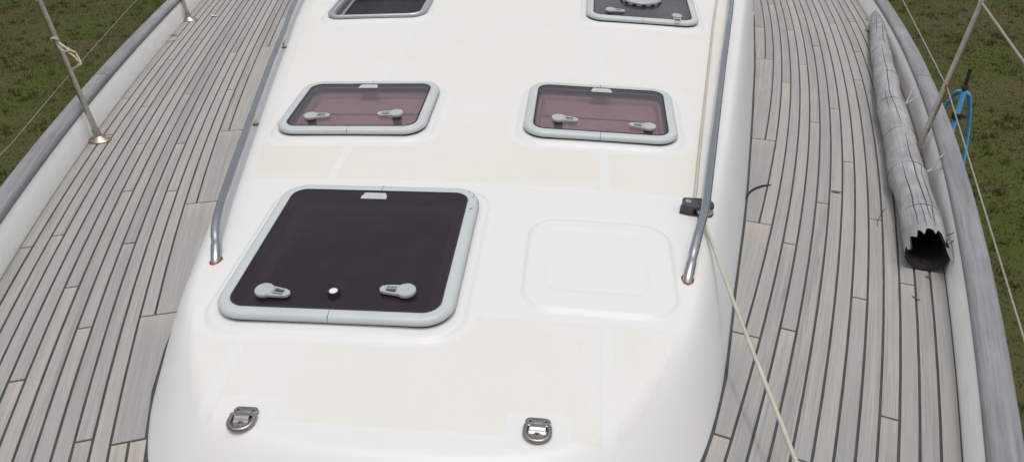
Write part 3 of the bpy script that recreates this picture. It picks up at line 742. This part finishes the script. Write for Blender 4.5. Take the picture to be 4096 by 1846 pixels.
SL2 = stanchion((-2.40, 5.245, 0), (-2.49, 5.23, .65), 'farther steel stanchion on the bulwark with nothing leaning on it')
SR1 = stanchion((1.858, 3.262, 0), (1.975, 3.315, .69), 'weathered steel stanchion standing behind the bamboo pole', .49)
SR2 = stanchion((2.425, 5.70, 0), (2.53, 5.72, .66), 'farther steel stanchion by the top end of the bamboo pole')
def lifeline(pts, rad, label, mat='wire'):
    o = tube('lifeline', pts, rad, mat, None, 8); tag(o, label, 'lifeline', 'lifelines between the stanchions'); return o
hL = Vector((-1.857, 3.154, 0)).lerp(Vector((-1.937, 3.135, .65)), .50)+Vector((.002, -.013, 0))
hR = Vector((1.858, 3.262, 0)).lerp(Vector((1.975, 3.315, .69)), .49)+Vector((0, -.013, 0))
lifeline([(-1.490, 1.80, .335), (-1.640, 2.375, .335), hL, (-2.255, 4.36, .335), (-2.44, 5.24, .335)], .0012, 'thin wire lifeline through the stanchion with the torn webbing')
lifeline([(1.272, 1.00, .335), (1.45, 1.63, .335), hR, (2.262, 4.85, .335), (2.48, 5.71, .335)], .0026, 'thin wire lifeline above the bulwark with the bamboo pole')
lifeline([(1.50, 1.70, .68), (1.768, 2.51, .68), (1.972, 3.312, .68), (2.2, 4.3, .68)], .0042, 'upper lifeline from the top of the stanchion behind the bamboo', 'wire')

def strap():
    t = thing('webbing_strap', 'torn pale webbing strap dangling from a steel stanchion', 'strap', (-1.90, 3.145, .47))
    L = t.location
    def S(n, pts, r, flat=.35): tube(n, [Vector(p)-L for p in catmull(pts, 6)], r, 'webbing', t, 8, flat)
    S('knot', [(-1.925, 3.125, .485), (-1.905, 3.115, .492), (-1.893, 3.12, .482), (-1.905, 3.13, .470)], .0075, .8)
    S('band', [(-1.900, 3.12, .480), (-1.868, 3.11, .462), (-1.835, 3.10, .448), (-1.805, 3.09, .440)], .006)
    S('band', [(-1.905, 3.12, .472), (-1.88, 3.105, .448), (-1.845, 3.095, .440), (-1.812, 3.08, .428), (-1.79, 3.07, .408)], .0045)
    S('buckle', [(-1.845, 3.098, .455), (-1.832, 3.094, .443)], .009, .6)
    S('tail', [(-1.805, 3.09, .437), (-1.785, 3.07, .418), (-1.770, 3.05, .402), (-1.785, 3.045, .396)], .0038)
    S('tail', [(-1.80, 3.085, .405), (-1.797, 3.075, .392), (-1.815, 3.07, .378), (-1.832, 3.07, .372)], .0038)
strap()

# ------------------------------------------------------------------ bamboo pole
def bamboo():
    C_ = [(2.405, 5.56, .056), (2.225, 4.96, .058), (2.118, 4.57, .060), (2.018, 4.185, .061), (1.918, 3.81, .063), (1.830, 3.42, .064), (1.722, 3.00, .066), (1.640, 2.62, .067), (1.572, 2.355, .069)]
    path = catmull(C_, 14); n = len(path); nodes_y = [5.20, 4.62, 4.15, 3.72, 3.32, 2.93, 2.58]
    t = thing('bamboo_pole', 'thick weathered grey bamboo pole with a broken hollow end, lying on the deck', 'bamboo pole', (1.9, 3.8, 0)); L0 = t.location
    seg = 72; bm = bmesh.new(); uvl = bm.loops.layers.uv.new("UVMap"); rings = []; Ls = [0]; cen = []; frames = []
    for i, p in enumerate(path):
        d = (path[min(i+1, n-1)]-path[max(i-1, 0)]).normalized(); s = d.cross(Vector((0, 0, 1))).normalized(); u = s.cross(d)
        base = .050+.0165*min(1, i/(n*.75))
        dn = min((p.y-yy for yy in nodes_y), key=abs)
        r = base*(1+.075*math.exp(-(dn/.03)**2)-.06*math.exp(-((dn+.0)/.006)**2)+.035*math.sin(p.y*11))
        frames.append((p, d, s, u, r)); 
        if i: Ls.append(Ls[-1]+(p-path[i-1]).length)
    jag = [0]*seg
    pts_ = {}
    # broken end: long teeth on the upper side, torn back near the crown
    for k in range(seg):
        a = 2*math.pi*k/seg; up_ = math.sin(a)
        ph = (math.degrees(a)/27.) % 1.; tooth = .062*(ph if ph < .8 else (1-ph)*4)*(.7+.6*((k//5*7) % 3)/2)+.004*random.random()
        jag[k] = (.015-.085*max(0, up_))+tooth*max(0, up_+.2)*1.2-(.05 if -.1 < up_ < .35 and math.cos(a) > 0 else 0)*0
    jag[5] = .055; jag[4] = .050; jag[3] = .045
    for i, (p, d, s, u, r) in enumerate(frames):
        ring = []
        for k in range(seg):
            a = 2*math.pi*k/seg
            q = p-L0+(s*math.cos(a)+u*math.sin(a))*r*(1+.012*math.sin(3*a+i*.13))
            if i == n-1: q = q+d*jag[k]
            elif i == n-2: q = q+d*jag[k]*.35
            ring.append(bm.verts.new(q))
        rings.append(ring)
    for i in range(n-1):
        for k in range(seg):
            j = (k+1) % seg; f = bm.faces.new((rings[i][k], rings[i][j], rings[i+1][j], rings[i+1][k])); f.smooth = True
            for lp, (uu, vv) in zip(f.loops, ((Ls[i], k), (Ls[i], k+1), (Ls[i+1], k+1), (Ls[i+1], k))): lp[uvl].uv = (uu, vv/seg*.4)
    cen0 = bm.verts.new(frames[0][0]-L0+frames[0][1]*.01)
    for k in range(seg): bm.faces.new((rings[0][k], cen0, rings[0][(k+1) % seg]))
    bmesh.ops.recalc_face_normals(bm, faces=bm.faces)
    me = bpy.data.meshes.new('culm'); bm.to_mesh(me); bm.free(); me.set_sharp_from_angle(angle=R(50)); link('culm', me, 'bamboo_skin', t)
    # hollow inside with wall thickness
    bm = bmesh.new(); inner = []
    for i in range(n-16, n):
        p, d, s, u, r = frames[i]; ring = []
        for k in range(seg):
            a = 2*math.pi*k/seg; q = p-L0+(s*math.cos(a)+u*math.sin(a))*(r-.007)
            if i == n-1: q = q+d*(jag[k]-.002)
            elif i == n-2: q = q+d*jag[k]*.35
            ring.append(bm.verts.new(q))
        inner.append(ring)
    p, d, s, u, r = frames[-1]
    outer = [bm.verts.new(p-L0+(s*math.cos(2*math.pi*k/seg)+u*math.sin(2*math.pi*k/seg))*r*(1.0005)+d*jag[k]) for k in range(seg)]
    for x, y in zip(inner+[outer][:0], inner[1:]):
        for k in range(seg): bm.faces.new((x[k], y[k], y[(k+1) % seg], x[(k+1) % seg]))
    for k in range(seg): bm.faces.new((inner[-1][k], outer[k], outer[(k+1) % seg], inner[-1][(k+1) % seg]))
    bm.faces.new(inner[0])
    finish(bm, 'hollow', 'bamboo_inner', t, 60)
    # node rings
    for yy in nodes_y:
        i = min(range(n), key=lambda i: abs(path[i].y-yy)); p, d, s, u, r = frames[i]
        ringp = [p-L0+(s*math.cos(2*math.pi*k/28)+u*math.sin(2*math.pi*k/28))*(r-.0004) for k in range(29)]
        tube('node_ring', ringp, .0017, 'crack', t, 6, 1., False)
    # splits along the culm
    def surf(i, ang): p, d, s, u, r = frames[i]; return p-L0+(s*math.cos(ang)+u*math.sin(ang))*(r*(1+.012*math.sin(3*ang+i*.13))+.0002)
    def split(y0, y1, a0, wob, rad=.0013, seed=0):
        idx = [i for i in range(n-1) if min(y0, y1) <= path[i].y <= max(y0, y1)]
        if len(idx) < 3: return
        rs = random.Random(seed); off = 0; pts = []
        for i in idx: off += rs.uniform(-wob, wob); pts.append(surf(i, R(a0)+off))
        m = len(pts); tube('split', pts, [rad*(.4+1.*math.sin(math.pi*(k+.6)/(m+.2))) for k in range(m)], 'crack', t, 5)
    split(4.6, 5.4, 100, .02, .0009, 1); split(3.35, 4.7, 80, .022, .0015, 2); split(2.45, 3.28, 94, .022, .0017, 3); split(2.42, 2.95, 62, .02, .0014, 4)
    split(2.40, 2.60, 76, .02, .0009, 5); split(2.40, 2.57, 104, .02, .0009, 6); split(2.45, 3.0, 118, .05, .0011, 8); split(3.55, 3.9, 60, .03, .001, 9); split(4.95, 5.45, 62, .02, .0012, 10)
    # a splinter hanging off the broken end, and dead twigs at the nodes
    p, d, s, u, r = frames[-1]
    side_ = 1 if s.x > 0 else -1
    q = p-L0+s*side_*r*.93+u*r*.35
    tube('splinter', [q-d*.05, q+d*.02, q+d*.075-u*.01+s*side_*.006], [.012, .010, .006], 'bamboo_skin', t, 6, .35)
    def tw(pts, r0, m='twig'): tube('twig', [Vector(v)-L0 for v in pts], [r0*(1-.5*k/(len(pts)-1)) for k in range(len(pts))], m, t, 6)
    tw([(1.775, 2.95, .09), (1.800, 2.945, .115), (1.812, 2.95, .155), (1.830, 2.955, .172)], .0042); tw([(1.775, 2.95, .09), (1.815, 2.91, .13), (1.875, 2.885, .150)], .0042)
    tw([(1.965, 3.74, .09), (2.00, 3.74, .12), (2.03, 3.76, .135)], .0035); tw([(1.965, 3.74, .09), (1.985, 3.77, .12), (2.005, 3.80, .16)], .003)
    tw([(1.55, 2.70, .05), (1.535, 2.685, .035), (1.515, 2.66, .012), (1.512, 2.63, .004)], .0016, 'twig_dark')
    tw([(1.625, 2.40, .10), (1.655, 2.40, .115), (1.675, 2.41, .120)], .0022, 'twig_dark'); tw([(1.625, 2.36, .08), (1.65, 2.37, .10), (1.685, 2.385, .13)], .0022, 'twig_dark')
bamboo()

# ------------------------------------------------------------------ boat stand on the grass
def boat_stand():
    ax, ay, az = 4.08, 7.51, -1.10
    t = thing('boat_stand', 'blue tubular boat stand with a rusty screw top, standing on the grass', 'boat stand', (ax, ay, GZ))
    o = Vector((ax, ay, GZ)); H = az-GZ
    V_ = lambda *p: Vector(p)
    tube('screw', [V_(0, 0, H-.10), V_(0, 0, H+.20)], .017, 'stand_screw', t, 12)
    bm = bmesh.new(); lathe(bm, [(.032, H+.0), (.032, H+.025), (.024, H+.04)], 0, 0, 16); finish(bm, 'collar', 'stand_screw', t, 40)
    tube('post', [V_(0, 0, H-.02), V_(-.01, -.02, H-.45), V_(-.03, -.06, .35)], .027, 'stand_blue', t, 14)
    bm = bmesh.new(); lathe(bm, [(.046, H-.30), (.046, H-.24)], 0, -.012, 14); box(bm, (.05, -.03, H-.27), (.05, .03, .03)); finish(bm, 'clamp', 'stand_screw', t, 40)
    for pts in ([(0, 0, H-.03), (.07, .05, H-.07), (.135, .11, H-.16), (.29, .24, H-.60), (.42, .27, 0)],
                [(0, 0, H-.03), (-.02, .08, H-.06), (-.02, .16, H-.17), (-.02, .26, H-.36), (-.02, .62, 0)],
                [(-.02, -.04, H-.62), (-.10, -.22, H-.72), (-.30, -.55, 0)]):
        tube('leg', catmull(pts, 5), .020, 'stand_blue', t, 12)
boat_stand()

# ------------------------------------------------------------------ small litter on the deck
def leaf(name, x, y, ang, ln, wd, mat, label, cat='leaf', curl=.2):
    bm = bmesh.new(); n = 7; rows = []
    for i in range(n):
        s = i/(n-1); ww = wd*math.sin(math.pi*(.06+.9*s))*.5; z = .001+curl*ln*(s-.4)**2
        rows.append([bm.verts.new((ln*(s-.5), v*ww, z+abs(v)*wd*.12)) for v in (-1, 0, 1)])
    for p, q in zip(rows, rows[1:]):
        for k in (0, 1): bm.faces.new((p[k], p[k+1], q[k+1], q[k]))
    ex = bmesh.ops.solidify(bm, geom=list(bm.faces), thickness=.0008)
    o = finish(bm, name, mat, None, 50); o.location = (x, y, .001); o.rotation_euler = (0, 0, ang); tag(o, label, cat); return o
st = tube('stick', catmull([(1.052, 2.815, .003), (1.085, 2.885, .004), (1.132, 2.935, .004), (1.182, 2.958, .0035)], 6), [.0022+.0022*math.sin(math.pi*min(1, k/18)) for k in range(19)], 'twig_dark', None, 6); tag(st, 'curved dark stick lying across two teak planks beside the coachroof', 'stick')
leaf('dead_leaf', 1.434, 2.917, R(-20), .040, .018, 'leaf_grey', 'small dark leaf lying alone on the teak planks near the bamboo pole')
leaf('dead_leaf', 2.31, 5.36, R(-50), .10, .035, 'leaf_grey', 'shrivelled grey leaf near the top end of the bamboo pole', curl=.35)
leaf('dead_leaf', 1.487, 2.165, R(-60), .034, .008, 'leaf_brown', 'narrow brown leaf on the deck in front of the broken bamboo end')
leaf('dead_leaf', 1.575, 2.30, R(10), .022, .012, 'leaf_brown', 'orange brown leaf under the lip of the broken bamboo end', curl=.4)
leaf('paper_scrap', -2.325, 4.86, R(40), .035, .022, 'scrap_red', 'small red scrap of litter on the deck beside the bulwark', 'scrap')
leaf('paper_scrap', -2.28, 4.76, R(55), .10, .018, 'scrap_pale', 'pale scrap of litter on the deck next to the red one', 'scrap')
leaf('paper_scrap', -2.27, 5.36, R(-30), .075, .03, 'scrap_pale', 'pale scrap of litter beside the foot of the farther stanchion', 'scrap')
